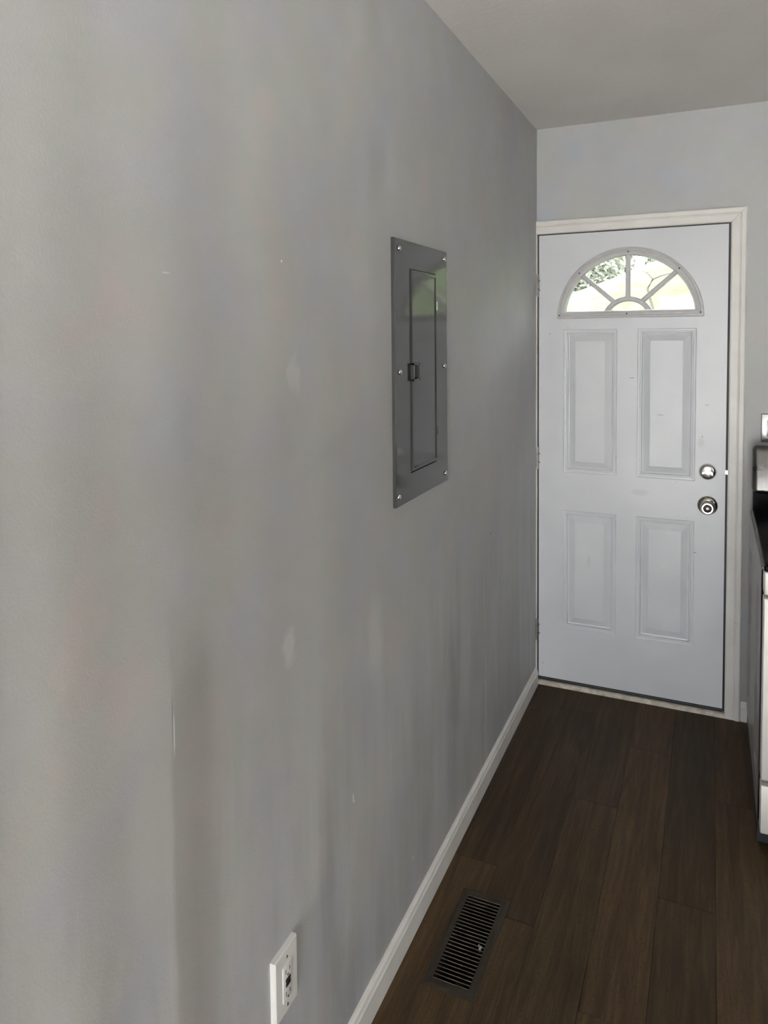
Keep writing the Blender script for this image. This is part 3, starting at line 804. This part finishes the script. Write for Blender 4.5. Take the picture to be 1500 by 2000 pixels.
# ------------------------------------------------------------------ outside: what the fanlight and the patio door look on to
rf = MB().box(-T-0.9, W+T+1.0, YB-T-1.0, D+T+0.9, H+0.10, H+0.25).build('roof', M['blocker'])  # added out of view; its eaves block sky light at the openings
tag(rf, 'added flat roof over the room, deep eaves to block the sky', 'roof', kind='structure')
nh = MB().box(9.0, 9.3, -16, 14, -0.2, 4.2).build('sky_block_wall', M['blocker'])  # unseen wall added to block the low sky at the side window
tag(nh, 'added unseen dark wall across the side yard, blocking low sky', 'wall', kind='structure')
pv = MB().box(-20, 40, YB-30, YB-T, -0.25, -0.06).box(W+T, 40, YB-T, D+T, -0.25, -0.06).build('patio_ground', M['paving'])
tag(pv, 'pale paved patio outside the back of the house', 'patio', kind='structure')
us = MB().box(-8.0, W+T+1.0, YB-T-1.0, D+T+0.9, H+0.26, H+7.0).build('shade_block', M['blocker'])  # unseen mass added to throw shade on the bank and trees
tag(us, 'added unseen block over the room, shading the bank and trees', 'light blocker', kind='structure')
bk = MB(); vs, fs = [], []
NX, NY = 40, 36
for j in range(NY+1):
    y = D+T+0.02+26*(j/NY)**1.2
    for i in range(NX+1):
        x_ = -16+28*i/NX
        crest = min(max(2.365+0.41*(x_+0.84), 0.9), 3.6)+0.10
        k = min(max((y-5.5)/6.0, 0), 1); k = k*k*(3-2*k)
        z = -0.10+crest*k-max(0, y-11.5)*0.10+0.03*math.sin(x_*2.1+y)*k
        vs.append((x_, y, z))
for j in range(NY):
    for i in range(NX): fs.append((j*(NX+1)+i, j*(NX+1)+i+1, (j+1)*(NX+1)+i+1, (j+1)*(NX+1)+i))
tag(bk.add(vs, fs, True).build('lawn_bank', M['lawn']), 'pale green grass bank seen through the fanlight', 'lawn', kind='structure')

def tree(name, x, y, z, h, r, n, label, leafsize=0.16, bare=False):
    t = empty(name); tag(t, label, 'tree', 'trees seen through the fanlight')
    tr = MB().tube([(x, y, z-0.3), (x+0.05*h/4, y, z+h*0.35), (x-0.03*h/4, y, z+h*0.7)], [0.035*h, 0.026*h, 0.012*h], 8)
    rnd = random.Random(int(x*100+y*7))
    for k in range(9):
        q = rnd.uniform(0, 2*math.pi); zz = z+h*rnd.uniform(0.35, 0.7)
        tr.tube([(x, y, zz), (x+math.cos(q)*r*0.45, y+math.sin(q)*r*0.45, zz+0.14*h), (x+math.cos(q)*r*0.8, y+math.sin(q)*r*0.8, zz+0.2*h)], [0.012*h, 0.008*h, 0.003*h], 6)
    tr.build('trunk', M['bark'], t)
    lv = MB(); vs, fs = [], []
    for k in range(n):
        while True:
            p = Vector((rnd.uniform(-1, 1), rnd.uniform(-1, 1), rnd.uniform(-1, 1)))
            if 0.25 < p.length < 1: break
        cx_, cy_, cz_ = x+p.x*r, y+p.y*r, z+h*0.68+p.z*h*0.36
        u = Vector((rnd.gauss(0, 1), rnd.gauss(0, 1), rnd.gauss(0, 1))).normalized()
        w_ = u.orthogonal().normalized(); s = leafsize*rnd.uniform(0.6, 1.2)
        b = len(vs); c0 = Vector((cx_, cy_, cz_))
        vs += [c0-u*s, c0+w_*s*0.42, c0+u*s, c0-w_*s*0.42]
        fs.append((b, b+1, b+2, b+3))
    o = lv.add(vs, fs).build('crown', M['leaf'], t); o['kind'] = 'stuff'
    return t
tree('leafy_tree', -1.45, 13.3, 0.3, 3.4, 1.00, 15000, 'grey-green leafy tree behind the left panes of the fanlight', 0.055)
tree('leafy_tree', 0.52, 13.5, 0.6, 3.3, 0.90, 13000, 'leafy tree beyond the bank behind the pane right of the centre bar', 0.055)
br = MB()
bx_, by_ = 0.05, 9.0
br.tube([(0.16, 9.0, 0.2), (0.10, 9.0, 1.9), (0.04, 9.0, 2.13), (0.10, 9.0, 2.24), (0.20, 9.0, 2.28), (0.36, 9.0, 2.31)], [0.03, 0.017, 0.014, 0.012, 0.008, 0.004], 8)
br.tube([(0.10, 9.0, 2.24), (0.04, 9.0, 2.31), (-0.02, 9.0, 2.34)], [0.010, 0.006, 0.003], 6)
tag(br.build('bare_sapling', M['bark']), 'thin bare crooked sapling seen through the fanlight pane right of centre', 'tree')
